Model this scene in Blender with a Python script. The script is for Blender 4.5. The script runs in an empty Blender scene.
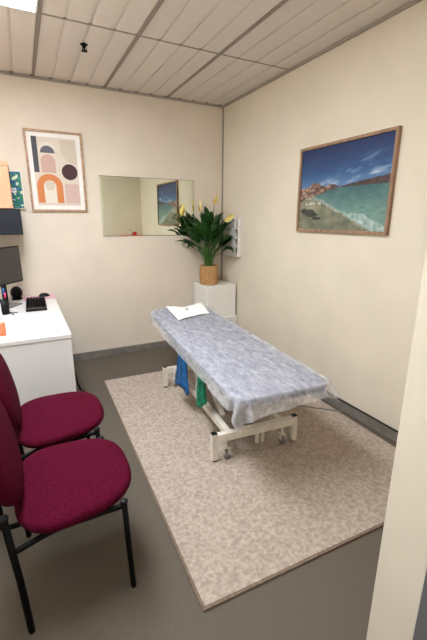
import bpy, bmesh, math, random
from mathutils import Vector, Matrix, noise
C = bpy.context.scene.collection
random.seed(7)
PI = math.pi

# ------------------------------------------------------------------ helpers
def lin(c):
    return tuple(((v/255)/12.92 if v/255 <= .04045 else ((v/255+.055)/1.055)**2.4) for v in c)

def mat(name, rgb, rough=.6, metal=0, spec=.4, var=0, vscale=20, bump=0, bscale=200, var_rgb=None,
        sheen=0, alpha=None, trans=0, emit=None, estr=0, detail=3, coat=0, stretch=None, attr=None, bdist=.002):
    m = bpy.data.materials.new(name); m.use_nodes = True
    nt = m.node_tree; b = nt.nodes['Principled BSDF']
    b.inputs['Roughness'].default_value = rough; b.inputs['Metallic'].default_value = metal
    b.inputs['Specular IOR Level'].default_value = spec
    b.inputs['Base Color'].default_value = (*lin(rgb), 1)
    if sheen: b.inputs['Sheen Weight'].default_value = sheen; b.inputs['Sheen Roughness'].default_value = .4
    if coat: b.inputs['Coat Weight'].default_value = coat; b.inputs['Coat Roughness'].default_value = .08
    if trans: b.inputs['Transmission Weight'].default_value = trans
    if alpha is not None: b.inputs['Alpha'].default_value = alpha
    if emit: b.inputs['Emission Color'].default_value = (*lin(emit), 1); b.inputs['Emission Strength'].default_value = estr
    tc = nt.nodes.new('ShaderNodeTexCoord'); src = tc.outputs['Object']
    if stretch:
        mp = nt.nodes.new('ShaderNodeMapping'); mp.inputs['Scale'].default_value = stretch
        nt.links.new(src, mp.inputs['Vector']); src = mp.outputs['Vector']
    if var or var_rgb:
        n = nt.nodes.new('ShaderNodeTexNoise'); n.inputs['Scale'].default_value = vscale; n.inputs['Detail'].default_value = detail
        nt.links.new(src, n.inputs['Vector'])
        r = nt.nodes.new('ShaderNodeValToRGB'); r.color_ramp.elements[0].position = .32; r.color_ramp.elements[1].position = .68
        c2 = var_rgb if var_rgb else tuple(min(255, v*(1+var)) for v in rgb)
        c1 = rgb if var_rgb else tuple(v*(1-var) for v in rgb)
        r.color_ramp.elements[0].color = (*lin(c1), 1); r.color_ramp.elements[1].color = (*lin(c2), 1)
        nt.links.new(n.outputs['Fac'], r.inputs['Fac']); nt.links.new(r.outputs['Color'], b.inputs['Base Color'])
    if attr:
        a = nt.nodes.new('ShaderNodeAttribute'); a.attribute_name = attr
        nt.links.new(a.outputs['Color'], b.inputs['Base Color'])
    if bump:
        n2 = nt.nodes.new('ShaderNodeTexNoise'); n2.inputs['Scale'].default_value = bscale; n2.inputs['Detail'].default_value = 4
        nt.links.new(src, n2.inputs['Vector'])
        bp = nt.nodes.new('ShaderNodeBump'); bp.inputs['Strength'].default_value = bump; bp.inputs['Distance'].default_value = bdist
        nt.links.new(n2.outputs['Fac'], bp.inputs['Height']); nt.links.new(bp.outputs['Normal'], b.inputs['Normal'])
    return m

def obj(name, bm, m, parent=None, smooth=False, loc=None):
    me = bpy.data.meshes.new(name)
    bmesh.ops.recalc_face_normals(bm, faces=bm.faces)
    bm.to_mesh(me); bm.free()
    if smooth:
        for p in me.polygons: p.use_smooth = True
    o = bpy.data.objects.new(name, me); C.objects.link(o)
    for x in (m if isinstance(m, (list, tuple)) else [m]): me.materials.append(x)
    if parent: o.parent = parent
    if loc: o.location = loc
    return o

def auto_smooth(o, deg=40):
    me = o.data
    for p in me.polygons: p.use_smooth = True
    bm = bmesh.new(); bm.from_mesh(me)
    for e in bm.edges:
        if len(e.link_faces) == 2 and e.calc_face_angle(0) > math.radians(deg): e.smooth = False
    bm.to_mesh(me); bm.free()
    return o

def tag(o, label, cat, group=None, kind=None):
    o['label'] = label; o['category'] = cat
    if group: o['group'] = group
    if kind: o['kind'] = kind
    return o

def thing(name, label, cat, loc=(0, 0, 0), rz=0, group=None):
    o = bpy.data.objects.new(name, None); C.objects.link(o)
    o.location = loc; o.rotation_euler = (0, 0, rz); o.empty_display_size = .1
    return tag(o, label, cat, group)

def struct(name, bm, m):
    o = obj(name, bm, m); o['kind'] = 'structure'; return o

def box(bm, x0, x1, y0, y1, z0, z1, bev=0, seg=2, M=None, mi=0):
    t = bmesh.new()
    bmesh.ops.create_cube(t, size=1)
    bmesh.ops.scale(t, vec=(x1-x0, y1-y0, z1-z0), verts=t.verts)
    bmesh.ops.translate(t, vec=((x0+x1)/2, (y0+y1)/2, (z0+z1)/2), verts=t.verts)
    if bev: bmesh.ops.bevel(t, geom=t.edges[:], offset=bev, segments=seg, affect='EDGES', profile=.5)
    merge(bm, t, M, mi)

def merge(bm, t, M=None, mi=0):
    vm = {}
    for v in t.verts:
        vm[v] = bm.verts.new(M @ v.co if M else v.co)
    for f in t.faces:
        try:
            nf = bm.faces.new([vm[v] for v in f.verts]); nf.material_index = mi
        except ValueError: pass
    t.free()

def tube(bm, pts, r, seg=12, cap=True, rs=None):
    pts = [Vector(p) for p in pts]; n = len(pts); rings = []
    up = None
    for i, p in enumerate(pts):
        d = (pts[min(i+1, n-1)]-pts[max(i-1, 0)]).normalized()
        if up is None:
            up = Vector((0, 0, 1)) if abs(d.z) < .9 else Vector((1, 0, 0))
        a = (up - d*up.dot(d)).normalized(); b = d.cross(a); up = a
        rr = rs[i] if rs else r
        rings.append([bm.verts.new(p + (a*math.cos(2*PI*k/seg)+b*math.sin(2*PI*k/seg))*rr) for k in range(seg)])
    for i in range(n-1):
        for k in range(seg):
            bm.faces.new([rings[i][k], rings[i][(k+1) % seg], rings[i+1][(k+1) % seg], rings[i+1][k]])
    if cap:
        bm.faces.new(rings[0][::-1]); bm.faces.new(rings[-1])

def smooth_path(pts, n=8):
    pts = [Vector(p) for p in pts]; P = [pts[0]]+pts+[pts[-1]]; out = []
    for i in range(1, len(P)-2):
        a, b, c, d = P[i-1], P[i], P[i+1], P[i+2]
        for k in range(n):
            t = k/n
            out.append(.5*((2*b)+(c-a)*t+(2*a-5*b+4*c-d)*t*t+(3*b-3*c+d-a)*t**3))
    out.append(pts[-1]); return out

def lathe(bm, prof, seg=24, M=None):
    t = bmesh.new(); rings = []
    for r, z in prof:
        rings.append([t.verts.new((r*math.cos(2*PI*k/seg), r*math.sin(2*PI*k/seg), z)) for k in range(seg)])
    for i in range(len(rings)-1):
        for k in range(seg):
            t.faces.new([rings[i][k], rings[i][(k+1) % seg], rings[i+1][(k+1) % seg], rings[i+1][k]])
    t.faces.new(rings[0][::-1]); t.faces.new(rings[-1])
    merge(bm, t, M)

def ball(bm, c, r, seg=16, sc=(1, 1, 1)):
    t = bmesh.new(); bmesh.ops.create_uvsphere(t, u_segments=seg, v_segments=max(6, seg//2), radius=1)
    merge(bm, t, Matrix.Translation(c) @ Matrix.Diagonal((r*sc[0], r*sc[1], r*sc[2], 1)))

def colour_grid(name, w, h, nx, ny, fn, m, parent, M):
    """flat print w x h in its own plane, colour per vertex from fn(u, v); v runs downwards"""
    me = bpy.data.meshes.new(name)
    vs = [M @ Vector((w*i/nx, 0, h*(1-j/ny))) for j in range(ny+1) for i in range(nx+1)]
    fs = [(j*(nx+1)+i, j*(nx+1)+i+1, (j+1)*(nx+1)+i+1, (j+1)*(nx+1)+i) for j in range(ny) for i in range(nx)]
    me.from_pydata([tuple(v) for v in vs], [], fs)
    ca = me.color_attributes.new('print', 'FLOAT_COLOR', 'POINT')
    k = 0
    for j in range(ny+1):
        for i in range(nx+1):
            ca.data[k].color = (*lin(fn(i/nx, j/ny)), 1); k += 1
    me.materials.append(m)
    o = bpy.data.objects.new(name, me); C.objects.link(o); o.parent = parent
    return o

# ------------------------------------------------------------------ materials
M_wall = mat('cream_wallpaper', (224, 213, 194), .75, spec=.25, var=.014, vscale=3, bump=.25, bscale=260)
M_wallb = mat('cream_wall_back', (224, 211, 194), .75, spec=.25, var=.014, vscale=3, bump=.25, bscale=260)
M_ceil = mat('ceiling_plank', (222, 212, 202), .7, spec=.25, var=.008, vscale=30)
M_tbar = mat('ceiling_grid_metal', (150, 138, 128), .5, spec=.4)
M_trim = mat('grey_trim', (160, 150, 140), .5)
M_base = mat('grey_skirting', (126, 120, 112), .55, var=.08, vscale=12)
M_basetop = mat('dark_skirting_edge', (38, 35, 33), .6)
M_floor = mat('grey_carpet', (103, 94, 83), .95, spec=.1, var=.07, vscale=190, bump=.5, bscale=600, bdist=.004, detail=6)
M_rug = mat('beige_rug', (164, 148, 134), .97, spec=.05, var_rgb=(200, 184, 170), vscale=50, bump=.8, bscale=330, bdist=.006, detail=8)
M_rugedge = mat('rug_binding', (126, 108, 93), .95, spec=.1, var=.1, vscale=80)
M_white = mat('white_laminate', (222, 219, 217), .35, spec=.5)
M_cab = mat('white_cabinet', (236, 233, 226), .4, spec=.5)
M_black = mat('black_metal', (4, 4, 4), .5, spec=.12)
M_blackp = mat('black_plastic', (12, 12, 13), .5, spec=.25)
M_key = mat('dark_keys', (58, 54, 53), .55)
M_burg = mat('burgundy_fabric', (66, 6, 27), .9, spec=.06, var_rgb=(84, 12, 37), vscale=110, bump=.5, bscale=420)
M_oak = mat('wood_frame', (150, 118, 94), .5, var=.16, vscale=30, stretch=(1, 1, .2))
M_oakl = mat('light_wood_frame', (170, 136, 108), .5, var=.14, vscale=30)
M_matb = mat('mount_board', (236, 230, 224), .8)
M_print = mat('art_print', (200, 200, 200), .6, attr='print', coat=.15)
M_photo = mat('photo_print', (200, 200, 200), .5, attr='print', coat=.35)
M_floral = mat('floral_print', (200, 200, 200), .6, attr='print')
M_bed = mat('cream_painted_steel', (222, 214, 200), .35, spec=.5, var=.04, vscale=15)
M_steel = mat('grey_steel', (150, 145, 138), .35, metal=.7)
M_grey = mat('grey_plastic', (120, 116, 110), .5)
M_vinyl = mat('blue_vinyl', (66, 72, 112), .5, spec=.4)
M_tissue = mat('white_tissue', (246, 246, 244), .8, bump=.3, bscale=60)
M_blue = mat('blue_cloth', (24, 78, 128), .6, var=.25, vscale=18, bump=.5, bscale=50)
M_green = mat('green_cloth', (8, 108, 76), .6, var=.3, vscale=25, bump=.5, bscale=60)
M_navy = mat('navy_laminate', (13, 18, 32), .5)
M_peach = mat('peach_card', (224, 160, 126), .7)
M_screen = mat('screen_off', (62, 57, 55), .3, spec=.5)
M_pink = mat('pink_pad', (222, 176, 184), .8, var=.05, vscale=30)
M_leaf = mat('leaf_green', (14, 40, 12), .35, spec=.5, var_rgb=(38, 84, 24), vscale=9)
M_stem = mat('stem_green', (70, 110, 48), .5)
M_flower = mat('pale_yellow_spathe', (238, 218, 128), .55, var=.06, vscale=30)
M_spadix = mat('yellow_spadix', (196, 150, 40), .7, bump=.6, bscale=300)
M_soil = mat('soil', (40, 30, 22), .95)
M_basket = mat('woven_basket', (184, 142, 94), .75, var=.2, vscale=90)
M_orange = mat('orange_card', (230, 92, 40), .6, var_rgb=(236, 150, 110), vscale=14)
M_red = mat('red_plastic', (196, 30, 40), .4)
M_skin = mat('pink_plastic', (232, 60, 110), .4)
M_bluep = mat('blue_plastic', (60, 110, 190), .4)
M_coral = mat('coral_laminate', (226, 120, 106), .5)
M_paper = mat('leaflet_paper', (176, 176, 176), .7, var_rgb=(226, 226, 224), vscale=22, stretch=(1, 1, 3))
M_acr = mat('holder_plastic', (232, 228, 220), .3, spec=.5)
M_alu = mat('door_frame_metal', (118, 118, 118), .4, metal=.3)
M_diff = mat('light_diffuser', (255, 255, 255), .4, emit=(238, 246, 255), estr=15)
M_mirror = mat('mirror_silver', (226, 230, 218), .015, metal=1)
M_glassedge = mat('mirror_edge', (120, 130, 120), .15, metal=.8)

# sheet: thin non-woven, lets the blue vinyl show through in a mottled way
M_sheet = bpy.data.materials.new('non_woven_sheet'); M_sheet.use_nodes = True
nt = M_sheet.node_tree; b = nt.nodes['Principled BSDF']
b.inputs['Base Color'].default_value = (*lin((228, 228, 232)), 1); b.inputs['Roughness'].default_value = .8
b.inputs['Specular IOR Level'].default_value = .2
tc = nt.nodes.new('ShaderNodeTexCoord')
mp = nt.nodes.new('ShaderNodeMapping'); mp.inputs['Scale'].default_value = (1, .4, 1); mp.inputs['Rotation'].default_value = (0, 0, .9)
nt.links.new(tc.outputs['Object'], mp.inputs['Vector'])
n = nt.nodes.new('ShaderNodeTexNoise'); n.inputs['Scale'].default_value = 38; n.inputs['Detail'].default_value = 6; n.inputs['Roughness'].default_value = .7
nt.links.new(mp.outputs['Vector'], n.inputs['Vector'])
r = nt.nodes.new('ShaderNodeMapRange'); r.inputs['From Min'].default_value = .30; r.inputs['From Max'].default_value = .72
r.inputs['To Min'].default_value = .24; r.inputs['To Max'].default_value = .56
nt.links.new(n.outputs['Fac'], r.inputs['Value']); nt.links.new(r.outputs['Result'], b.inputs['Alpha'])
n2 = nt.nodes.new('ShaderNodeTexNoise'); n2.inputs['Scale'].default_value = 30; n2.inputs['Detail'].default_value = 5
nt.links.new(mp.outputs['Vector'], n2.inputs['Vector'])
bp = nt.nodes.new('ShaderNodeBump'); bp.inputs['Strength'].default_value = .5; bp.inputs['Distance'].default_value = .008
nt.links.new(n2.outputs['Fac'], bp.inputs['Height']); nt.links.new(bp.outputs['Normal'], b.inputs['Normal'])

# ------------------------------------------------------------------ the room
H = 2.7; XL = -2.75; YF = -3.39; YO = -3.545; JX = -1.215; JL = -2.47
bm = bmesh.new(); box(bm, XL-.1, .1, -5.2, .1, -.1, 0); struct('floor', bm, M_floor)
bm = bmesh.new(); box(bm, XL-.1, .1, 0, .1, 0, H); struct('wall_back', bm, M_wallb)
bm = bmesh.new(); box(bm, 0, .1, YO, 0, 0, H); struct('wall_right', bm, M_wall)
bm = bmesh.new(); box(bm, XL-.1, XL, YO, 0, 0, H); struct('wall_left', bm, M_wall)
bm = bmesh.new(); box(bm, JX, 0, YO, YF, 0, H); box(bm, XL, JL, YO, YF, 0, H); box(bm, JL, JX, YO, YF, 2.15, H)
struct('wall_front', bm, M_wall)
# grey metal frame round the doorway's outer edge
bm = bmesh.new()
box(bm, JX-.012, JX+.05, YO-.05, YO, 0, 2.2, .004); box(bm, JL-.05, JL+.012, YO-.05, YO, 0, 2.2, .004)
box(bm, JL-.05, JX+.05, YO-.05, YO, 2.14, 2.2, .004)
struct('trim_1', bm, M_alu)

# ceiling with shingled planks running front to back
T3, T2, T1 = -.658, -1.288, -1.905
T0 = T1-.62
YC = -1.16
bm = bmesh.new()
edges = [0-.0, T3, T2, T1, T0, XL]
def plank_run(xa, xb, n):
    for k in range(n):
        a = xa+(xb-xa)*k/n; c = xa+(xb-xa)*(k+1)/n
        g = .018
        for ya, yb in ((YC, 0), (YC-1.22, YC), (YF, YC-1.22)):
            # underside plank with a raised lip along one side
            box(bm, min(a, c)+.002, max(a, c)-g, ya+.002, yb-.002, H-.002, H+.03)
            box(bm, max(a, c)-g, max(a, c)+.002, ya+.002, yb-.002, H+.006, H+.03)
plank_run(T3, 0, 4); plank_run(T2, T3, 4); plank_run(T1, T2, 4); plank_run(T0, T1, 4); plank_run(XL, T0, 2)
box(bm, XL-.1, .1, YO, .1, H+.03, H+.08)
struct('ceiling', bm, M_ceil)
i = 2
for x in (T3, T2, T1, T0):
    bm = bmesh.new(); box(bm, x-.013, x+.013, YF, 0, H-.006, H+.002, .002); box(bm, x-.005, x+.005, YF, 0, H-.012, H-.005)
    struct('trim_%d' % i, bm, M_tbar); i += 1
for y in (YC, YC-1.22):
    bm = bmesh.new(); box(bm, XL, 0, y-.008, y+.008, H-.005, H+.002, .001); struct('trim_%d' % i, bm, M_tbar); i += 1
bm = bmesh.new()
box(bm, XL, 0, -.022, 0, H-.022, H-.004); struct('trim_%d' % i, bm, M_trim); i += 1
bm = bmesh.new(); box(bm, -.022, 0, YF, -.022, H-.022, H-.004); struct('trim_%d' % i, bm, M_trim); i += 1
bm = bmesh.new(); box(bm, -.014, 0, -.014, 0, .08, H-.022); struct('trim_%d' % i, bm, M_trim); i += 1
bm = bmesh.new()
for k in range(19):      # small dark clip ends seen where the planks meet the wall angle
    x = -.06-.155*k
    if x > XL+.03: box(bm, x-.014, x+.010, -.034, -.022, H-.008, H-.003)
struct('trim_%d' % i, bm, M_basetop); i += 1

bm = bmesh.new(); box(bm, XL, 0, -.012, 0, 0, .078, .002); struct('baseboard_back', bm, M_base)
bm = bmesh.new(); box(bm, -.012, 0, YF, -.012, 0, .078, .002); struct('baseboard_right', bm, M_base)
bm = bmesh.new(); box(bm, XL, 0, -.015, 0, .078, .083); struct('trim_%d' % i, bm, M_trim); i += 1
bm = bmesh.new(); box(bm, -.014, 0, YF, -.012, .078, .086); struct('trim_%d' % i, bm, M_basetop); i += 1

# ceiling light panels
def light_panel(label, x0, x1, y0, y1):
    cl = thing('ceiling_light', label, 'ceiling light', ((x0+x1)/2, (y0+y1)/2, H-.01))
    w = (x1-x0)/2-.014; h = (y1-y0)/2-.012
    bm = bmesh.new()
    for a in (-1, 1):
        box(bm, a*w-.012*(a > 0), a*w+.012*(a < 0), -h, h, -.008, .004)
        box(bm, -w, w, a*h-.012*(a > 0), a*h+.012*(a < 0), -.008, .004)
    obj('frame', bm, M_white, cl)
    bm = bmesh.new(); box(bm, -w+.012, w-.012, -h+.012, h-.012, -.004, .003); obj('diffuser', bm, M_diff, cl)
light_panel('square-edged white fluorescent panel glowing in the ceiling grid at top left', T0, T1, YC-1.21, YC-.01)
light_panel('shorter white light panel overhead between the chairs and the doorway', T0, T1, YC-1.84, YC-1.24)

# sprinkler
sp = thing('fire_sprinkler', 'small dark sprinkler head under the ceiling planks', 'sprinkler', (-1.6, -.85, H-.002))
bm = bmesh.new(); lathe(bm, [(.026, 0), (.026, -.004), (.018, -.010), (.011, -.012)], 20); obj('rose', bm, M_black, sp)
bm = bmesh.new(); lathe(bm, [(.011, -.011), (.011, -.02), (.006, -.022), (.006, -.036)], 12)
for a in (0, PI): tube(bm, [(.009*math.cos(a), .009*math.sin(a), -.018), (.016*math.cos(a), .016*math.sin(a), -.03), (.004*math.cos(a), .004*math.sin(a), -.04)], .003, 6)
obj('body', bm, M_black, sp)
bm = bmesh.new()
for k in range(10):
    a = 2*PI*k/10; box(bm, .004, .022, -.004, .004, -.044, -.041, M=Matrix.Rotation(a, 4, 'Z'))
lathe(bm, [(.008, -.036), (.008, -.045)], 12); obj('deflector', bm, M_black, sp)

# ------------------------------------------------------------------ rug
rg = thing('area_rug', 'mottled beige rectangular rug lying on grey carpet under the treatment table', 'rug', (-.857, -1.875, 0), math.radians(-1.6))
RW, RL = .807, 1.173
bm = bmesh.new(); box(bm, -RW+.012, RW-.012, -RL+.012, RL-.012, 0.001, .013); obj('pile', bm, M_rug, rg)
bm = bmesh.new()
for a in ((-RW, RW, -RL, -RL+.012), (-RW, RW, RL-.012, RL), (-RW, -RW+.012, -RL+.012, RL-.012), (RW-.012, RW, -RL+.012, RL-.012)):
    box(bm, *a, .0005, .0115, .003)
obj('binding', bm, M_rugedge, rg)
RZ = .013

# ------------------------------------------------------------------ desk
DX, DY0, DZ = -1.94, -1.50, .75
dk = thing('desk', 'white laminate desk with solid end panel beside the back wall', 'desk', (-2.35, -.75, 0))
ox, oy = 2.35, .75
bm = bmesh.new(); box(bm, XL+.004+ox, DX+ox, DY0+oy, -.006+oy, DZ-.027, DZ, .002); obj('desktop', bm, M_white, dk)
bm = bmesh.new(); box(bm, XL+.01+ox, DX-.004+ox, DY0+.006+oy, DY0+.026+oy, .0, DZ-.028, .001); obj('end_panel', bm, M_white, dk)
bm = bmesh.new(); box(bm, XL+.01+ox, DX-.03+ox, -.05+oy, -.03+oy, 0, DZ-.028, .001); obj('end_panel', bm, M_white, dk)
bm = bmesh.new(); box(bm, XL+.02+ox, XL+.038+ox, DY0+.027+oy, -.052+oy, .30, DZ-.028, .001); obj('modesty_panel', bm, M_white, dk)

# cord with plug dangling behind the near end panel
cd = thing('charging_cable', 'black cord with white and black plug poking out beyond the desk end panel', 'cord', (-1.905, -1.0, 0))
bm = bmesh.new(); tube(bm, smooth_path([(-.02, .15, .30), (.012, .13, .24), (.03, .12, .12), (.055, .15, .03)]), .007, 8); obj('cable', bm, M_black, cd, True)
bm = bmesh.new(); box(bm, .045, .085, .12, .17, .0, .035, .012); obj('plug', bm, M_blackp, cd, True)
bm = bmesh.new(); box(bm, .04, .07, .085, .118, .0, .024, .006); obj('adapter', bm, M_white, cd, True)

# mouse pad, mouse, keyboard
bm = bmesh.new(); box(bm, -2.215, -1.935, -.235, -.02, DZ, DZ+.004, .0018)
tag(obj('mouse_pad', bm, M_pink), 'pale pink mouse pad on the white desk against the wall', 'mouse pad')
bm = bmesh.new(); ball(bm, (0, 0, 0), 1, 20, (.052, .032, .034))
bmesh.ops.bisect_plane(bm, geom=bm.verts[:]+bm.edges[:]+bm.faces[:], plane_co=(0, 0, 0), plane_no=(0, 0, -1), clear_outer=True)
ms = thing('computer_mouse', 'black computer mouse on the pink mouse pad', 'mouse', (-2.03, -.10, DZ+.0045), .15)
bmesh.ops.holes_fill(bm, edges=bm.edges[:]); obj('body', bm, M_blackp, ms, True)
bm = bmesh.new(); box(bm, -.035, -.02, -.003, .003, .024, .032, .002); obj('wheel', bm, M_key, ms)
kb = thing('keyboard', 'short black computer keyboard on the white desk', 'keyboard', (-2.115, -.485, DZ), -.02)
bm = bmesh.new(); box(bm, -.08, .08, -.235, .235, .002, .020, .004); obj('case', bm, M_blackp, kb)
for cx_ in range(6):
    bm = bmesh.new()
    for k in range(18):
        box(bm, -.074+cx_*.025, -.074+cx_*.025+.021, -.228+k*.0256, -.178+k*.0256+.0215, .020, .026, .002, 1)
    obj('key_row', bm, M_key, kb)

# monitor
mo = thing('computer_monitor', 'thin black monitor with dark screen, turned sideways at the picture edge', 'monitor', (-2.34, -.51, DZ), math.radians(56))
bm = bmesh.new(); box(bm, -.25, .25, -.012, .018, .2, .51, .006)
obj('housing', bm, M_blackp, mo)
bm = bmesh.new(); box(bm, -.24, .24, -.0135, -.0122, .214, .5); obj('screen', bm, M_screen, mo)
bm = bmesh.new(); box(bm, .01, .06, .0185, .04, .01, .36, .006); obj('stand_neck', bm, M_blackp, mo)
bm = bmesh.new(); box(bm, -.02, .185, -.02, .13, 0, .012, .005); obj('stand_base', bm, M_grey, mo)

# round black speaker, pen pot, pens, tissue box
sk = thing('speaker', 'round black desktop speaker standing behind the monitor base', 'speaker', (-2.265, -.115, DZ))
bm = bmesh.new(); ball(bm, (0, 0, .062), .062, 24, (.85, .8, 1)); obj('body', bm, M_blackp, sk, True)
bm = bmesh.new(); lathe(bm, [(.045, 0), (.045, .012), (.03, .02)], 20, Matrix.Translation((0, 0, .0))); obj('foot', bm, M_black, sk)
bm = bmesh.new(); lathe(bm, [(.036, 0), (.034, .006), (.01, .004)], 20, Matrix.Translation((0, -.042, .062)) @ Matrix.Rotation(PI/2, 4, 'X')); obj('cone', bm, M_black, sk, True)
pc = thing('pen_cup', 'black mesh pen cup on the desk in front of the monitor', 'pen cup', (-2.355, -.70, DZ))
bm = bmesh.new(); lathe(bm, [(.040, 0), (.040, .115), (.037, .115), (.037, .005)], 20); obj('cup', bm, M_blackp, pc, True)
for k, (dx, dy, hh, mm, lb) in enumerate([(.018, -.008, .165, M_skin, 'pen with a pink end leaning in the black pen cup'), (.012, .012, .2, M_bluep, 'pen with a blue end, tallest in the black pen cup'), (-.015, 0, .16, M_black, 'black pen standing in the black pen cup')]):
    t = thing('pen', lb, 'pen', (-2.355+dx*.6, -.70+dy*.6, DZ+.007))
    bm = bmesh.new(); tube(bm, [(0, 0, 0), (dx*.6, dy*.6, hh*.75)], .0045, 8); obj('barrel', bm, M_black, t, True)
    bm = bmesh.new(); tube(bm, [(dx*.6, dy*.6, hh*.75), (dx*.8, dy*.8, hh)], .006, 8); obj('cap', bm, mm, t, True)
cb = thing('cable_tangle', 'thin black cable loop lying on the desk by the pen cup', 'cable', (-2.32, -.72, DZ))
bm = bmesh.new(); tube(bm, smooth_path([(-.03, .04, .004), (.01, .0, .004), (.03, -.05, .004), (.035, -.055, .004)]), .0035, 6)
tube(bm, smooth_path([(.0, .02, .010), (.03, .0, .010), (.06, .01, .005)]), .0035, 6); obj('lead', bm, M_black, cb, True)
tb = thing('tissue_box', 'white and orange tissue box at the left edge of the desk', 'tissue box', (-2.385, -1.24, DZ), .05)
bm = bmesh.new(); box(bm, -.055, .055, -.115, .115, 0, .085, .003); obj('carton', bm, M_orange, tb)
bm = bmesh.new(); box(bm, -.057, .0555, -.08, .09, .084, .088, .001); box(bm, .0553, .0565, .02, .10, .01, .075); obj('panel', bm, M_matb, tb)
bm = bmesh.new()
rng = random.Random(3); N = 12; g = []
for i_ in range(N+1):
    row = []
    for k in range(9):
        t = i_/N; s = k/8-.5
        row.append(bm.verts.new((.03+.018*math.sin(s*9+t*2)+.01*t*math.sin(5*s), s*(.06+.08*t), .086+.115*t*(1-.9*abs(s))+.004*math.sin(11*s+6*t))))
    g.append(row)
for i_ in range(N):
    for k in range(8): bm.faces.new([g[i_][k], g[i_][k+1], g[i_+1][k+1], g[i_+1][k]])
o = obj('tissue', bm, M_tissue, tb, True); md = o.modifiers.new('s', 'SOLIDIFY'); md.thickness = .002

# ------------------------------------------------------------------ wall cupboard, box, floral board
cu = thing('wall_cupboard', 'dark navy wall cupboard above the monitor', 'cupboard', (XL+.002, -.36, 1.355))
bm = bmesh.new(); box(bm, 0, .605, 0, .354, .0, .215, .003); obj('body', bm, M_navy, cu)
bm = bmesh.new(); box(bm, .02, .60, -.016, -.001, .005, .21, .002); obj('front_panel', bm, M_navy, cu)
pb = thing('storage_box', 'tall peach storage box sitting on the navy wall cupboard', 'box', (-2.50, -.36, 1.571))
bm = bmesh.new(); box(bm, -.24, .305, -.03, .30, 0, .33, .004); obj('carton', bm, M_peach, pb)
bm = bmesh.new(); box(bm, -.242, .309, -.034, .304, .331, .366, .003); obj('lid', bm, M_peach, pb)
def floral(u, v):
    n1 = noise.noise(Vector((u*7, v*14, 1.3))); n2 = noise.noise(Vector((u*9+5, v*17, 4.1))); n3 = noise.noise(Vector((u*14, v*26+3, 9)))
    c = (70, 140, 120)
    if n1 > -.08: c = (36, 110, 104)
    if n2 > .05: c = (30, 88, 136)
    if n3 > .22: c = (52, 150, 70)
    if n1 < -.40: c = (214, 222, 190)
    if .44 < v < .56 and .3 < u < .72: c = (222, 228, 234)
    if .48 < v < .51 and .36 < u < .66: c = (150, 160, 172)
    if u > .97 or v > .985: c = (236, 226, 200)
    return c
fl = thing('floral_canvas', 'blue and green floral patterned board on wall beside the peach box', 'wall board', (-2.30, -.03, 1.575))
bm = bmesh.new(); box(bm, 0, .205, 0, .029, 0, .325, .002); obj('board', bm, M_matb, fl)
colour_grid('floral_pattern', .20, .32, 70, 120, floral, M_floral, fl, Matrix.Translation((.0025, -.0012, .0025)))

# ------------------------------------------------------------------ framed prints
def picture(name, label, W, Ht, fw, depth, mframe, mount, fn, pm, nx, ny, loc, rz):
    t = thing(name, label, 'picture', loc, rz)
    bm = bmesh.new()
    for a in ((0, W, 0, fw), (0, W, Ht-fw, Ht), (0, fw, fw, Ht-fw), (W-fw, W, fw, Ht-fw)):
        box(bm, a[0], a[1], -depth, 0, a[2], a[3], .0015, 1)
    obj('frame', bm, mframe, t)
    bm = bmesh.new(); box(bm, fw, W-fw, -depth*.45, -.001, fw, Ht-fw); obj('mount', bm, M_matb, t)
    colour_grid('print', W-2*fw-2*mount, Ht-2*fw-2*mount, nx, ny, fn, pm, t, Matrix.Translation((fw+mount, -depth*.45-.001, fw+mount)))
    return t

AW, AH, AF, AM = .501, .716, .02, .038
def abstract(up, vp):
    # convert print-area coordinates to whole-frame coordinates
    u = (AF+AM+up*(AW-2*AF-2*AM))/AW; v = (AF+AM+vp*(AH-2*AF-2*AM))/AH
    asp = AH/AW
    c = (214, 200, 184)
    g = noise.noise(Vector((u*60, v*90, 0)))*4
    def circ(cx, cy, r): return (u-cx)**2+((v-cy)*asp)**2 < r*r
    if circ(.37, .245, .15) and v < .25: c = (222, 210, 198)
    if circ(.37, .27, .125) and v < .27: c = (92, 92, 98)
    if .24 < u < .49 and .285 < v < .51 and (v > .375 or circ(.365, .375, .125)): c = (196, 160, 146)
    if .60 < u < .87 and .10 < v < .39 and ((u-.87)/.27)**2+(max(0, v-.2)/.19)**2 < 1: c = (202, 188, 170)
    if circ(.73, .49, .142): c = (66, 34, 38)
    if .135 < u < .585 and .525 < v < .885:
        outer = v > .68 or circ(.36, .682, .225); inner = (v > .68 and .252 < u < .468) or circ(.36, .68, .108)
        if outer and not inner: c = (206, 124, 68)
        elif inner and circ(.36, .67, .085): c = (204, 190, 170)
        elif inner: c = (222, 212, 196)
    if .61+.014*abs(math.sin(v*PI/.062)) < u < .875 and .64 < v < .885: c = (204, 174, 164)
    if .115 < u < .205 and .08 < v < .51: c = (66, 66, 72)
    return tuple(max(0, min(255, x+g)) for x in c)
picture('abstract_print', 'framed abstract print with an orange arch and brown circle on the back wall', AW, AH, AF, .022, M_oakl, AM, abstract, M_print, 150, 220, (-2.042, -.001, 1.554), 0)

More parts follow.
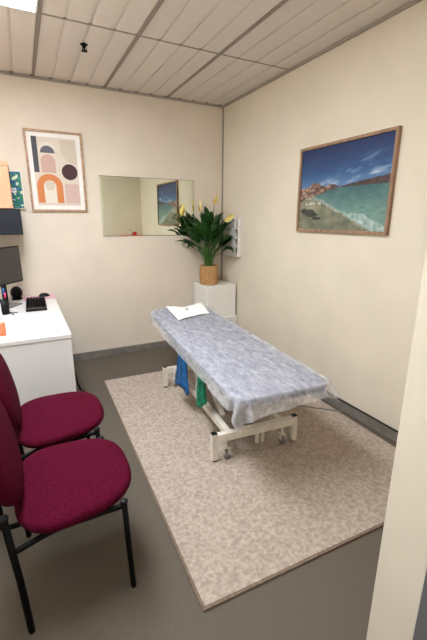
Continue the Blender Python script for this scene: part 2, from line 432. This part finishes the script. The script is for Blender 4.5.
def lerp(a, b, t):
    t = max(0, min(1, t)); return tuple(a[i]+(b[i]-a[i])*t for i in range(3))
def beach(u, v):
    f = lambda s, o=0: noise.noise(Vector((u*s, v*s*.7, o)))
    fr = noise.fractal(Vector((u*9, v*9, 2)), 1, 2, 5)
    hz = .485+.012*u
    sky = lerp((18, 42, 88), (38, 80, 128), v/.32); sky = lerp(sky, (96, 130, 170), (v-.30)/.2) if v > .30 else sky
    cl_ = noise.fractal(Vector((u*5-v*3, (v+u*.35)*16, 7)), .9, 2, 5)
    m = math.exp(-((v-.42+.16*(u-.5))/.06)**2)*(u > .25)*.8 + math.exp(-((v-.26+.35*(u-.7))/.07)**2)*math.exp(-((u-.7)/.18)**2)*.7
    c = lerp(sky, (206, 214, 226), max(0, cl_+.25)*m*.9)
    # hill on the right
    if u > .5:
        top = .49-.085*((u-.5)/.5)**.75-.006*f(20, 3)
        if top < v < hz+.005: c = lerp((54, 42, 44), (86, 66, 60), .5+f(30, 5))
    if v > hz:   # water
        c = lerp((58, 98, 102), (112, 146, 136), (v-hz)/.3+.3*fr)
        c = lerp(c, (48, 88, 96), .5*max(0, noise.noise(Vector((u*14, v*60, 4)))))
        shore = .60+.42*max(0, (u-.18)/.72)**1.1+.012*f(12, 8)      # sand lies below this line
        if v > shore or (u < .18 and v > .58):
            c = lerp((134, 132, 110), (94, 100, 84), .4+.9*fr)
            c = lerp(c, (176, 166, 138), max(0, 1-abs(v-.72)/.1)*(u < .3)*.5)
        d = v-shore
        if abs(d) < .018*(1+max(0, f(30, 1))*2): c = lerp(c, (188, 194, 188), .4+.5*f(40, 2))
        if u > .55 and -.13 < d < -.01 and v > .8: c = lerp(c, (200, 208, 206), .45+.8*f(26, 6))
    # rocks left
    rt = .47-.05*math.exp(-((u-.2)/.07)**2)-.02*math.exp(-((u-.4)/.05)**2)+.018*f(22, 9)
    rb = .64-.16*min(1, u/.5)+.02*f(18, 11)
    if u < .52 and rt < v < rb:
        q = noise.voronoi(Vector((u*15, v*20, 0)))[0]
        c = lerp((196, 156, 134), (92, 68, 60), q[0]*1.3) if q[1]-q[0] > .07 else (70, 54, 50)
    # dark boulder in the sand
    if ((u-.14)/.11)**2+((v-.79-.25*(u-.14))/.05)**2 < 1+.5*f(20, 13): c = lerp((40, 42, 40), (70, 66, 58), .5+f(40, 1))
    if ((u-.24)/.06)**2+((v-.86)/.02)**2 < 1: c = (48, 50, 46)
    if .05 < u < .3 and .66 < v < .69 and f(25, 3) > 0: c = (196, 192, 186)
    return c
# on the right wall: local x runs from the far end towards the camera
photo = picture('beach_photograph', 'wood-framed photograph of a rocky turquoise beach on the right wall', .919, .654, .021, .028, M_oak, .0, beach, M_photo, 230, 165, (-.001, -1.399, 1.393), -PI/2)

# mirror on the back wall
mr = thing('wall_mirror', 'frameless rectangular wall mirror on the back wall', 'mirror', (-1.407, -.001, 1.313))
bm = bmesh.new(); box(bm, 0, 1.035, -.006, 0, 0, .594, .001); obj('backing', bm, M_glassedge, mr)
bm = bmesh.new(); box(bm, .022, 1.013, -.0075, -.0062, .004, .590); obj('glass', bm, M_mirror, mr)
bm = bmesh.new()
v = [bm.verts.new(q) for q in ((0, -.0063, 0), (.021, -.0075, .004), (.021, -.0075, .590), (0, -.0063, .594))]
bm.faces.new(v); obj('bevelled_edge', bm, M_mirror, mr)
bm = bmesh.new()
v = [bm.verts.new(q) for q in ((1.035, -.0063, 0), (1.014, -.0075, .004), (1.014, -.0075, .590), (1.035, -.0063, .594))]
bm.faces.new(v[::-1]); obj('bevelled_edge', bm, M_mirror, mr)

# small coral shelf on the front wall, seen only in the mirror
sh = thing('wall_shelf', 'coral pink shelf seen reflected along the bottom of the mirror', 'shelf', (-.30, YF+.001, 1.13))
bm = bmesh.new(); box(bm, -.17, .27, 0, .16, .03, .05, .003); obj('board', bm, M_coral, sh)
bm = bmesh.new(); box(bm, -.1, -.08, 0, .12, .0, .0295); obj('bracket', bm, M_coral, sh)
bm = bmesh.new(); box(bm, .16, .18, 0, .12, .0, .0295); obj('bracket', bm, M_coral, sh)
rb_ = thing('pump_bottle', 'red bottle on the coral shelf reflected in the mirror', 'bottle', (-.18, YF+.09, 1.181))
bm = bmesh.new(); lathe(bm, [(.036, 0), (.04, .01), (.04, .05), (.03, .065), (.012, .07)], 20); obj('body', bm, M_red, rb_, True)
bm = bmesh.new(); lathe(bm, [(.012, .0705), (.012, .082), (.006, .085)], 12); obj('cap', bm, M_white, rb_, True)
wb = thing('spray_bottle', 'small white bottle beside the red one reflected in the mirror', 'bottle', (-.27, YF+.09, 1.181))
bm = bmesh.new(); lathe(bm, [(.02, 0), (.022, .01), (.022, .075), (.01, .09)], 16); obj('body', bm, M_white, wb, True)
bm = bmesh.new(); lathe(bm, [(.009, .0905), (.009, .12), (.004, .122)], 12); obj('cap', bm, M_grey, wb, True)

# ------------------------------------------------------------------ corner cabinets + plant
cz = .405
c1 = thing('storage_cabinet', 'white cube cabinet on the floor beneath another, in the room corner', 'cabinet', (-.20, -.21, 0), 0, None)
bm = bmesh.new(); box(bm, -.185, .186, -.205, .19, .0, cz, .003); obj('body', bm, M_cab, c1)
bm = bmesh.new(); box(bm, -.183, .184, -.224, -.206, .004, cz-.003, .002); obj('door', bm, M_cab, c1)
c2 = thing('storage_cabinet', 'white cube cabinet carrying the peace lily, stacked on a second one', 'cabinet', (-.205, -.21, cz), 0, None)
bm = bmesh.new(); box(bm, -.185, .178, -.165, .19, .0005, .363, .003); obj('body', bm, M_cab, c2)
bm = bmesh.new(); box(bm, -.184, .177, -.184, -.166, .004, .361, .002); obj('door', bm, M_cab, c2)
CT = cz+.363

pl = thing('potted_peace_lily', 'peace lily with pale yellow blooms in a woven pot on white cabinet', 'plant', (-.29, -.225, CT+.001))
bm = bmesh.new()
seg = 44; rows = 26; rings = []
for j in range(rows+1):
    z = .215*j/rows; row = []
    for k in range(seg):
        a = 2*PI*k/seg
        wv = .0035*math.sin(a*seg/2*1.0+PI*(j % 2))*(1 if j % 2 else -1)
        rr = .100+.006*math.sin(PI*z/.215)+.003*math.sin(j*PI)+(.0028 if (k+j) % 2 else -.0028)
        row.append(bm.verts.new((rr*math.cos(a), rr*math.sin(a), z)))
    rings.append(row)
for j in range(rows):
    for k in range(seg): bm.faces.new([rings[j][k], rings[j][(k+1) % seg], rings[j+1][(k+1) % seg], rings[j+1][k]])
bm.faces.new(rings[0][::-1])
inner = [bm.verts.new((.090*math.cos(2*PI*k/seg), .090*math.sin(2*PI*k/seg), .213)) for k in range(seg)]
inner2 = [bm.verts.new((.088*math.cos(2*PI*k/seg), .088*math.sin(2*PI*k/seg), .16)) for k in range(seg)]
for k in range(seg):
    bm.faces.new([rings[-1][k], rings[-1][(k+1) % seg], inner[(k+1) % seg], inner[k]])
    bm.faces.new([inner[k], inner[(k+1) % seg], inner2[(k+1) % seg], inner2[k]])
obj('woven_pot', bm, M_basket, pl)
bm = bmesh.new(); lathe(bm, [(.086, .17), (.086, .19), (.03, .196)], 24); obj('soil', bm, M_soil, pl)
def clampw(v):   # keep foliage in front of the two walls (plant local coordinates)
    v = v.copy(); v.y = min(v.y, .215); v.x = min(v.x, .185); return v
def leaf(bm, sbm, base, tip_dir, hgt, reach, L, W, droop, rnd):
    """petiole from base up to a point, then an arching pointed blade"""
    d = Vector((math.cos(tip_dir), math.sin(tip_dir), 0))
    p0 = Vector(base); p1 = p0+d*reach*.25+Vector((0, 0, hgt*.6)); p2 = p0+d*reach+Vector((0, 0, hgt))
    pp = [clampw(x) for x in smooth_path([p0, p1, p2], 5)]
    tube(sbm, pp, .0035, 6)
    side = Vector((-d.y, d.x, 0)); tw = rnd.uniform(-.5, .5)
    ang = math.atan2(hgt, reach*1.6+.001)*.85+rnd.uniform(-.1, .15)
    pos = p2.copy(); N = 12; rows_ = []
    for i in range(N+1):
        t = i/N
        w = W*math.sin(PI*min(1, t*.97+.03)**.8)**.85*(1-t*.25)
        if i == N: w = .0005
        a = ang-droop*t*t
        fd = d*math.cos(a)+Vector((0, 0, math.sin(a)))
        up = -d*math.sin(a)+Vector((0, 0, math.cos(a)))
        s = (side*math.cos(tw)+up*math.sin(tw))
        nrm = s.cross(fd)
        rp = []
        for k in (-1, -.5, 0, .5, 1):
            rp.append(bm.verts.new(clampw(pos+s*w*k+nrm*(abs(k)*w*-.35)*(1 if nrm.z > 0 else -1)*-1+Vector((0, 0, .003*math.sin(14*t+3*k))))))
        rows_.append(rp); pos = pos+fd*L/N
    for i in range(N):
        for k in range(4): bm.faces.new([rows_[i][k], rows_[i][k+1], rows_[i+1][k+1], rows_[i+1][k]])
rnd = random.Random(21)
lb_, sb_ = bmesh.new(), bmesh.new()
for k in range(58):
    a = rnd.uniform(0, 2*PI)
    if k % 3 == 0: a = rnd.uniform(PI*.75, PI*1.3)
    if k % 3 == 1: a = rnd.uniform(PI*1.3, PI*1.95)
    inner_ = k/58
    hgt = .20+.25*inner_+rnd.uniform(-.03, .03); reach = .035+.095*(1-inner_)+rnd.uniform(-.02, .03)
    b0 = (.045*math.cos(a)*rnd.random(), .045*math.sin(a)*rnd.random(), .185)
    leaf(lb_, sb_, b0, a, hgt, reach, rnd.uniform(.17, .25), rnd.uniform(.038, .056), rnd.uniform(.9, 1.9)*(1.0-inner_*.65), rnd)
o = obj('foliage', lb_, M_leaf, pl, True); o.modifiers.new('s', 'SOLIDIFY').thickness = .0012
obj('stems', sb_, M_stem, pl, True)
for (px_, py_, pz_, yaw, lean) in ((-.25, .175, .755, 2.9, .2), (-.04, .145, .80, 1.2, -.15), (.075, .02, .87, .6, .1), (.09, -.19, .70, 0.1, 1.0)):
    sb = bmesh.new(); tube(sb, smooth_path([(px_*.1, py_*.1, .185), (px_*.45, py_*.5, .45), (px_, py_, pz_)], 6), .004, 6)
    fo = obj('flower', bmesh.new(), M_flower, pl)
    fb = bmesh.new(); N = 10; rows_ = []
    for i in range(N+1):
        t = i/N; w = .036*math.sin(PI*(t*.96+.02))**.7*(1-t*.3); rp = []
        for q in range(7):
            k = q/3-1
            rp.append(fb.verts.new((w*k, .018*k*k*math.sin(PI*t)+.012*t*t, t*.13)))
        rows_.append(rp)
    for i in range(N):
        for q in range(6): fb.faces.new([rows_[i][q], rows_[i][q+1], rows_[i+1][q+1], rows_[i+1][q]])
    R_ = Matrix.Translation((px_, py_, pz_)) @ Matrix.Rotation(lean, 4, 'Y') @ Matrix.Rotation(yaw+PI, 4, 'Z')
    bmesh.ops.transform(fb, matrix=R_, verts=fb.verts); fb.to_mesh(fo.data); fb.free()
    for p_ in fo.data.polygons: p_.use_smooth = True
    fo.modifiers.new('s', 'SOLIDIFY').thickness = .0015
    kb_ = bmesh.new(); tube(kb_, [R_ @ Vector((0, -.006, .01)), R_ @ Vector((0, -.008, .065))], .006, 8); obj('spadix', kb_, M_spadix, fo, True)
    obj('flower_stalk', sb, M_stem, pl, True)

# ------------------------------------------------------------------ leaflet holder on the right wall
lh = thing('leaflet_holder', 'white wall rack of grey leaflets on the right wall beside the plant', 'leaflet rack', (-.001, -.165, 1.085), -PI/2)
# local x runs along the wall towards the camera, local -y out into the room
bm = bmesh.new(); box(bm, 0, .285, -.01, 0, 0, .425, .002)
box(bm, .272, .285, -.045, -.01, 0, .425, .002); obj('back_plate', bm, M_acr, lh)
for k in range(4):
    z0 = .01+k*.098
    bm = bmesh.new()
    Mx = Matrix.Translation((0, -.045, z0)) @ Matrix.Rotation(math.radians(20), 4, 'X')
    box(bm, .006, .268, -.004, -.001, 0, .078, M=Mx); box(bm, .006, .268, -.02, .022, -.003, .0, M=Mx)
    box(bm, .006, .009, -.004, .02, 0, .078, M=Mx); obj('pocket', bm, M_acr, lh)
for k in range(4):
    z0 = .012+k*.098
    t = thing('leaflet_stack', ['bottom', 'third from top', 'second from top', 'topmost'][k]+' stack of grey leaflets in the white wall rack', 'leaflets', (-.001, -.165, 1.085), -PI/2, 'leaflets in the wall rack')
    bm = bmesh.new(); Mx = Matrix.Translation((0, -.045, z0)) @ Matrix.Rotation(math.radians(20), 4, 'X')
    box(bm, .012, .137, .0, .008, .001, .115, M=Mx); box(bm, .140, .262, .0, .007, .001, .112, M=Mx)
    obj('leaflets', bm, M_paper, t)

# ------------------------------------------------------------------ chairs
def pad(bm, ax, ay, th, n=2.6, front=.0, M=None, seg=48, dome=.35):
    """upholstered pad: superellipse outline, crowned top, rounded rim"""
    t = bmesh.new(); rings = []
    prof = [(0, -.5), (.9, -.5), (.965, -.38), (1, -.1), (1, .12), (.975, .3), (.93, .42), (.84, .52), (.68, .62), (.45, .70), (.2, .74)]
    for r, z in prof[1:]:
        row = []
        for k in range(seg):
            a = 2*PI*k/seg; c, s = math.cos(a), math.sin(a)
            x = ax*abs(c)**(2/n)*(1 if c > 0 else -1)*r; y = ay*abs(s)**(2/n)*(1 if s > 0 else -1)*r
            y *= 1-front*(x/ax)   # narrower toward +x when front > 0
            row.append(t.verts.new((x, y, th*z)))
        rings.append(row)
    for i in range(len(rings)-1):
        for k in range(seg): t.faces.new([rings[i][k], rings[i][(k+1) % seg], rings[i+1][(k+1) % seg], rings[i+1][k]])
    t.faces.new(rings[0][::-1]); t.faces.new(rings[-1])
    merge(bm, t, M)

def make_chair(label, loc, rz):
    t = thing('visitor_chair', label, 'chair', loc, rz, 'burgundy visitor chairs')
    bm = bmesh.new(); pad(bm, .228, .256, .056, 2.9, .10, Matrix.Translation((.005, 0, .432)) @ Matrix.Rotation(math.radians(-1.5), 4, 'Y'))
    auto_smooth(obj('seat', bm, M_burg, t), 60)
    bm = bmesh.new(); pad(bm, .205, .238, .06, 2.15, .0, Matrix.Translation((-.243, 0, .655)) @ Matrix.Rotation(math.radians(79), 4, 'Y'))
    auto_smooth(obj('backrest', bm, M_burg, t), 60)
    for s in (-1, 1):
        bm = bmesh.new(); tube(bm, [(.175, s*.238, .0), (.168, s*.238, .2), (.160, s*.238, .430)], .0115, 14)
        lg = obj('leg', bm, M_black, t, True)
        bm = bmesh.new(); lathe(bm, [(.0155, 0), (.0155, .006), (.012, .010), (.004, .012)], 14, Matrix.Translation((.160, s*.238, .429))); obj('cap', bm, M_blackp, lg)
        bm = bmesh.new(); tube(bm, [(-.212, s*.242, 0), (-.222, s*.242, .25), (-.240, s*.242, .52)], .0125, 14)
        lg = obj('leg', bm, M_black, t, True)
        bm = bmesh.new(); lathe(bm, [(.017, 0), (.017, .007), (.012, .012), (.004, .014)], 14, Matrix.Translation((-.240, s*.242, .519))); obj('cap', bm, M_blackp, lg)
        bm = bmesh.new(); tube(bm, smooth_path([(.160, s*.236, .412), (.06, s*.222, .398), (-.09, s*.220, .392), (-.228, s*.240, .372)], 8), .0105, 12)
        obj('side_rail', bm, M_black, t, True)
        bm = bmesh.new(); tube(bm, smooth_path([(-.12, s*.12, .390), (-.26, s*.12, .385), (-.262, s*.12, .46), (-.276, s*.12, .60), (-.292, s*.12, .72)], 6), .010, 10)
        obj('back_support', bm, M_black, t, True)
    for x, z in ((.10, .399), (-.12, .390)):
        bm = bmesh.new(); tube(bm, [(x, -.222, z), (x, .222, z)], .010, 10); obj('crossbar', bm, M_black, t, True)
    return t
make_chair('burgundy upholstered visitor chair nearest the camera, black tube legs', (-2.085, -2.553, 0), 0)
make_chair('burgundy visitor chair farther back, between the near chair and the white desk', (-2.09, -1.985, 0), math.radians(1))

# small white bin at the left edge
wbn = thing('waste_bin', 'small white bin on the carpet behind the near chair, at left edge', 'bin', (-2.515, -2.27, 0))
bm = bmesh.new(); lathe(bm, [(.085, 0), (.105, .22), (.100, .22), (.082, .006)], 32); obj('body', bm, M_white, wbn, True)
bm = bmesh.new(); lathe(bm, [(.104, .221), (.109, .222), (.109, .23), (.100, .23)], 32); obj('rim', bm, M_acr, wbn, True)

# ------------------------------------------------------------------ treatment table
BC = Vector((-.90, -1.67, 0)); BR = math.radians(-4.5)
bd = thing('treatment_table', 'height-adjustable treatment table with cream steel base standing on the beige rug', 'treatment table', (BC.x, BC.y, RZ), BR)
FH = .198; FV = .575; FU = .295
for sv in (-1, 1):
    for su in (-1, 1):
        bm = bmesh.new(); box(bm, su*FU-.019, su*FU+.019, sv*FV-.019, sv*FV+.019, .012, FH-.004, .003); lg = obj('leg', bm, M_bed, bd)
        bm = bmesh.new(); box(bm, su*FU-.018, su*FU+.018, sv*FV-.018, sv*FV+.018, FH-.0035, FH+.001, .002); obj('end_cap', bm, M_blackp, lg)
        bm = bmesh.new(); lathe(bm, [(.014, 0.001), (.014, .011)], 14, Matrix.Translation((su*FU, sv*FV, 0))); obj('foot_pad', bm, M_blackp, lg)
    bm = bmesh.new(); box(bm, -FU+.0195, FU-.0195, sv*FV-.02, sv*FV+.02, .135, .188, .003); obj('cross_beam', bm, M_bed, bd)
for su in (-1, 1):
    bm = bmesh.new(); box(bm, su*.19-.02, su*.19+.02, -FV+.021, FV-.021, .14, .186, .003); obj('side_rail', bm, M_bed, bd)
    for sv in (-1, 1):
        cu_, cv_ = su*.21, sv*(FV-.01)
        ca = obj('caster', bmesh.new(), M_bed, bd)
        t = bmesh.new(); tube(t, [(cu_, cv_, .134), (cu_, cv_, .07)], .010, 10); box(t, cu_-.017, cu_-.013, cv_-.02, cv_+.015, .03, .075); box(t, cu_+.013, cu_+.017, cv_-.02, cv_+.015, .03, .075)
        box(t, cu_-.017, cu_+.017, cv_-.018, cv_+.014, .07, .076); t.to_mesh(ca.data); t.free()
        bm = bmesh.new(); lathe(bm, [(.02, -.013), (.0275, -.011), (.0275, .011), (.02, .013)], 20, Matrix.Translation((cu_, cv_-.008, .0275)) @ Matrix.Rotation(PI/2, 4, 'Y')); obj('wheel', bm, M_grey, ca, True)
for u_ in (.035, .075):
    bm = bmesh.new(); box(bm, u_-.010, u_+.010, -FV+.03, -FV+.05, .025, .16, .002); obj('pedal_bracket', bm, M_bed, bd)
bm = bmesh.new(); tube(bm, smooth_path([(-.21, -FV+.03, .035), (-.05, -FV-.03, .03), (.12, -FV-.05, .03), (.27, -FV+.0, .035), (.25, -FV+.1, .04)]), .002, 8); obj('foot_bar', bm, M_grey, bd, True)
for u_ in (-.14, .14):   # lifting arms between base and top
    bm = bmesh.new(); Mx = Matrix.Translation((u_, -.36, .17)) @ Matrix.Rotation(math.atan2(.32, .5), 4, 'X')
    box(bm, -.015, .015, 0, .6, -.02, .02, .003, M=Mx); obj('lift_arm', bm, M_bed, bd)
    bm = bmesh.new(); Mx = Matrix.Translation((u_, .05, .17)) @ Matrix.Rotation(math.atan2(.32, .4), 4, 'X')
    box(bm, -.015, .015, 0, .52, -.02, .02, .003, M=Mx); obj('lift_arm', bm, M_bed, bd)
bm = bmesh.new(); box(bm, -.05, .04, -.35, .0, .15, .24, .01); tube(bm, [(0, 0, .2), (0, .28, .36)], .018, 12); obj('actuator', bm, M_grey, bd)
bm = bmesh.new(); box(bm, -.055, .055, -.46, -.35, .11, .16, .01); obj('control_box', bm, M_grey, bd)
bm = bmesh.new(); box(bm, -.20, -.165, -.02, .03, .187, .49, .003); obj('lift_column', bm, M_bed, bd)
bm = bmesh.new()
for su in (-1, 1): box(bm, su*.24-.02, su*.24+.02, -.85, .85, .50, .54, .003)
for v_ in (-.8, -.1, .1, .8): box(bm, -.22, .22, v_-.02, v_+.02, .50, .54, .003)
obj('top_frame', bm, M_bed, bd)
MU, MV0, MV1 = .287, -.955, .975
def rise(v): t = max(0, (v-.4)/.55); return .02*t
def cornerpt(u, v, r_near=.07, r_head=.13, grow=0):
    """nearest point on the rounded mattress outline (identity inside) and the distance outside it"""
    r = r_near if v < 0 else r_head
    iu = max(-(MU-r), min(MU-r, u)); iv = max(MV0+r, min(MV1-r, v))
    du, dv = u-iu, v-iv; L = math.hypot(du, dv)
    if L <= r: return u, v, 0, 0, 0
    return iu+du/L*r, iv+dv/L*r, L-r, du/L, dv/L
MT = .612
def outline(g=0):
    pts = []
    for (cu_, cv_, r, a0) in ((MU-.13, MV1-.13, .13, 0), (-MU+.13, MV1-.13, .13, PI/2), (-MU+.07, MV0+.07, .07, PI), (MU-.07, MV0+.07, .07, 1.5*PI)):
        for k in range(9):
            a = a0+PI/2*k/8; pts.append((cu_+(r+g)*math.cos(a), cv_+(r+g)*math.sin(a)))
    # add points along the long sides so the head end can rise
    out = []
    for i, p_ in enumerate(pts):
        q = pts[(i+1) % len(pts)]; out.append(p_)
        if math.dist(p_, q) > .5:
            for k in range(1, 16): out.append((p_[0]+(q[0]-p_[0])*k/16, p_[1]+(q[1]-p_[1])*k/16))
    return out
bm = bmesh.new(); lay = []
for g_, z_ in ((-.03, -.058), (-.004, -.05), (0, -.03), (0, -.022), (-.004, -.008), (-.015, 0)):
    lay.append([bm.verts.new((u_-.033, v_, MT+z_+rise(v_))) for u_, v_ in outline(g_)])
n_ = len(lay[0])
for i in range(len(lay)-1):
    for k in range(n_): bm.faces.new([lay[i][k], lay[i][(k+1) % n_], lay[i+1][(k+1) % n_], lay[i+1][k]])
bm.faces.new(lay[0][::-1]); f = bm.faces.new(lay[-1]); bmesh.ops.triangulate(bm, faces=[f]) 
auto_smooth(obj('mattress', bm, M_vinyl, bd), 50)

# disposable sheet draped over it
sheet = thing('disposable_sheet', 'thin bluish-white disposable sheet draped over the treatment table', 'sheet', (BC.x, BC.y, RZ), BR)
bm = bmesh.new(); NU, NV = 110, 260
U0, U1, V0, V1 = -MU-.092, MU+.055, MV0-.10, MV1+.05
g = []
for j in range(NV+1):
    row = []
    for i_ in range(NU+1):
        u = U0+(U1-U0)*i_/NU; v = (V0-.03+.06*i_/NU)*(1-j/NV)+V1*j/NV
        # cloth edge wavers
        eu = u; ev = v
        pu, pv, e, nu, nv = cornerpt(eu, ev)
        n1 = noise.noise(Vector((u*6, v*3, .5))); n2 = noise.noise(Vector((u*22+v*7, v*13, 3))); n3 = noise.noise(Vector((u*5-v*2, v*9, 8)))
        crease = max(0, 1-abs(noise.noise(Vector((u*5+v*1.2, v*2.2, 5))))*9)
        if e <= 0:
            edge = min(MU-abs(u), v-MV0, MV1-v)
            k = 1 if edge > .03 else max(0, edge/.03)
            z = MT+.0035+rise(v)+k*(.0035*(n2+.6)+.004*crease+.003*(n1+.5))
            x, y = u, v
        else:
            th = min(PI/2, e/.02); out = .012*math.sin(th); dn = .012*(1-math.cos(th)); rest = max(0, e-.012*PI/2)
            ph = math.atan2(nv, nu)
            fl_ = .26+.22*max(0, nu)*(v < -.6)+.18*noise.noise(Vector((u*9, v*9, 11)))+.3*math.sin(ph*7)*(abs(nu*nv) > .1)
            if nu < -.5 and v > -.6: fl_ = .12+.2*noise.noise(Vector((v*6, 1, 2)))
            out += rest*fl_; dn += rest*math.sqrt(max(.2, 1-fl_*fl_))
            x = pu+nu*(out+.004); y = pv+nv*(out+.004); z = MT+.0035+rise(pv)-dn
        row.append(bm.verts.new((x-.033, y, z)))
    g.append(row)
for j in range(NV):
    for i_ in range(NU): bm.faces.new([g[j][i_], g[j][i_+1], g[j+1][i_+1], g[j+1][i_]])
obj('cloth', bm, M_sheet, sheet, True)

# folded face tissue with a breathing slit
ft = thing('face_tissue', 'white paper face cover with a slit lying at the head of the table', 'tissue', (BC.x, BC.y, RZ), BR)
def bl(u, v):   # bilinear patch in table coordinates
    A, B_, Cc, D = Vector((-.16, .54)), Vector((.17, .65)), Vector((.215, .925)), Vector((-.165, .90))
    return (A*(1-u)+B_*u)*(1-v)+(D*(1-u)+Cc*u)*v
bm = bmesh.new(); N = 28; g = []
for j in range(N+1):
    row = []
    for i_ in range(N+1):
        p_ = bl(i_/N, j/N); s = i_/N-.5
        q = Vector((p_.x, p_.y)); q.y += .05*abs(s)*(1 if j > N/2 else -1)
        z = MT+.018+rise(min(q.y, MV1))+.006*abs(math.sin(s*6))+.004*noise.noise(Vector((i_*.3, j*.3, 2)))+.022*(abs(s)*2)**2*(j/N)
        row.append(bm.verts.new((q.x-.015, q.y, z)))
    g.append(row)
for j in range(N):
    for i_ in range(N):
        if abs(i_-N/2+.5) < 1.2 and N*.62 < j < N*.80: continue
        bm.faces.new([g[j][i_], g[j][i_+1], g[j+1][i_+1], g[j+1][i_]])
o = obj('paper', bm, M_tissue, ft, True); o.modifiers.new('s', 'SOLIDIFY').thickness = .003

# hanging cloths on the left side of the table
def hang(name, label, cat, m, u0, v0, ztop, zbot, wt, wb, thick, seed, lean=0):
    t = thing(name, label, cat, (BC.x, BC.y, RZ), BR)
    bm = bmesh.new(); NJ, NK = 26, 28; rings = []
    for j in range(NJ+1):
        s = j/NJ; z = ztop+(zbot-ztop)*s; w = wt+(wb-wt)*s**.8; row = []
        if s > .93: w *= .85
        for k in range(NK):
            a = 2*PI*k/NK
            rip = 1+.28*math.sin(5*a+seed+2*s)+.2*noise.noise(Vector((math.cos(a)*2, math.sin(a)*2, s*5+seed)))
            zz = z+.02*noise.noise(Vector((math.cos(a), math.sin(a), seed)))*s+(.03*math.sin(2*a+seed) if s > .9 else 0)
            row.append(bm.verts.new((u0+thick*math.cos(a)*rip*(.6+.4*s), v0+lean*s+w*math.sin(a)*(1+.15*noise.noise(Vector((a, s*4, seed)))), zz)))
        rings.append(row)
    for j in range(NJ):
        for k in range(NK): bm.faces.new([rings[j][k], rings[j][(k+1) % NK], rings[j+1][(k+1) % NK], rings[j+1][k]])
    bm.faces.new(rings[0][::-1]); bm.faces.new(rings[-1])
    obj('fabric', bm, m, t, True); return t
hang('hanging_cloth', 'blue cloth bag hanging from the side of the treatment table', 'cloth', M_blue, -.275, .11, .50, .20, .05, .15, .034, 1.1, .02)
hang('hanging_cloth', 'green cloth strip hanging from the table beside the blue one', 'cloth', M_green, -.27, -.285, .50, .265, .04, .085, .022, 4.2, 0)

# cable from the table to the wall
bm = bmesh.new()
tube(bm, smooth_path([(-.55, -1.55, .019), (-.40, -1.78, .019), (-.2, -1.99, .019), (-.06, -2.12, .02), (-.03, -2.13, .02)]), .004, 8)
tag(obj('power_lead', bm, M_grey, None, True), 'thin grey power lead crossing the rug to the skirting', 'cable')

# ------------------------------------------------------------------ light
W = bpy.data.worlds.new('World'); bpy.context.scene.world = W; W.use_nodes = True
bg = W.node_tree.nodes['Background']; bg.inputs['Color'].default_value = (1, .97, .93, 1); bg.inputs['Strength'].default_value = .45

# ------------------------------------------------------------------ camera
cam = bpy.data.cameras.new('camera'); co = bpy.data.objects.new('camera', cam); C.objects.link(co)
yaw, pitch, roll = (math.radians(a) for a in (27.02693, 15.34129, .23103))
fwd = Vector((math.sin(yaw)*math.cos(pitch), math.cos(yaw)*math.cos(pitch), -math.sin(pitch)))
right = Vector((math.cos(yaw), -math.sin(yaw), 0)); up = right.cross(fwd)
r2 = right*math.cos(roll)+up*math.sin(roll); u2 = -right*math.sin(roll)+up*math.cos(roll)
mw = Matrix((r2, u2, -fwd)).transposed().to_4x4(); mw.translation = (-2.15947, -4.01113, 1.49159)
co.matrix_world = mw
cam.sensor_fit = 'HORIZONTAL'; cam.sensor_width = 36; cam.lens = 367.99*36/427; cam.clip_start = .02
s = bpy.context.scene; s.camera = co
s.view_settings.view_transform = 'Standard'; s.view_settings.look = 'None'; s.view_settings.gamma = 1
s.view_settings.use_curve_mapping = False; s.view_settings.exposure = .95
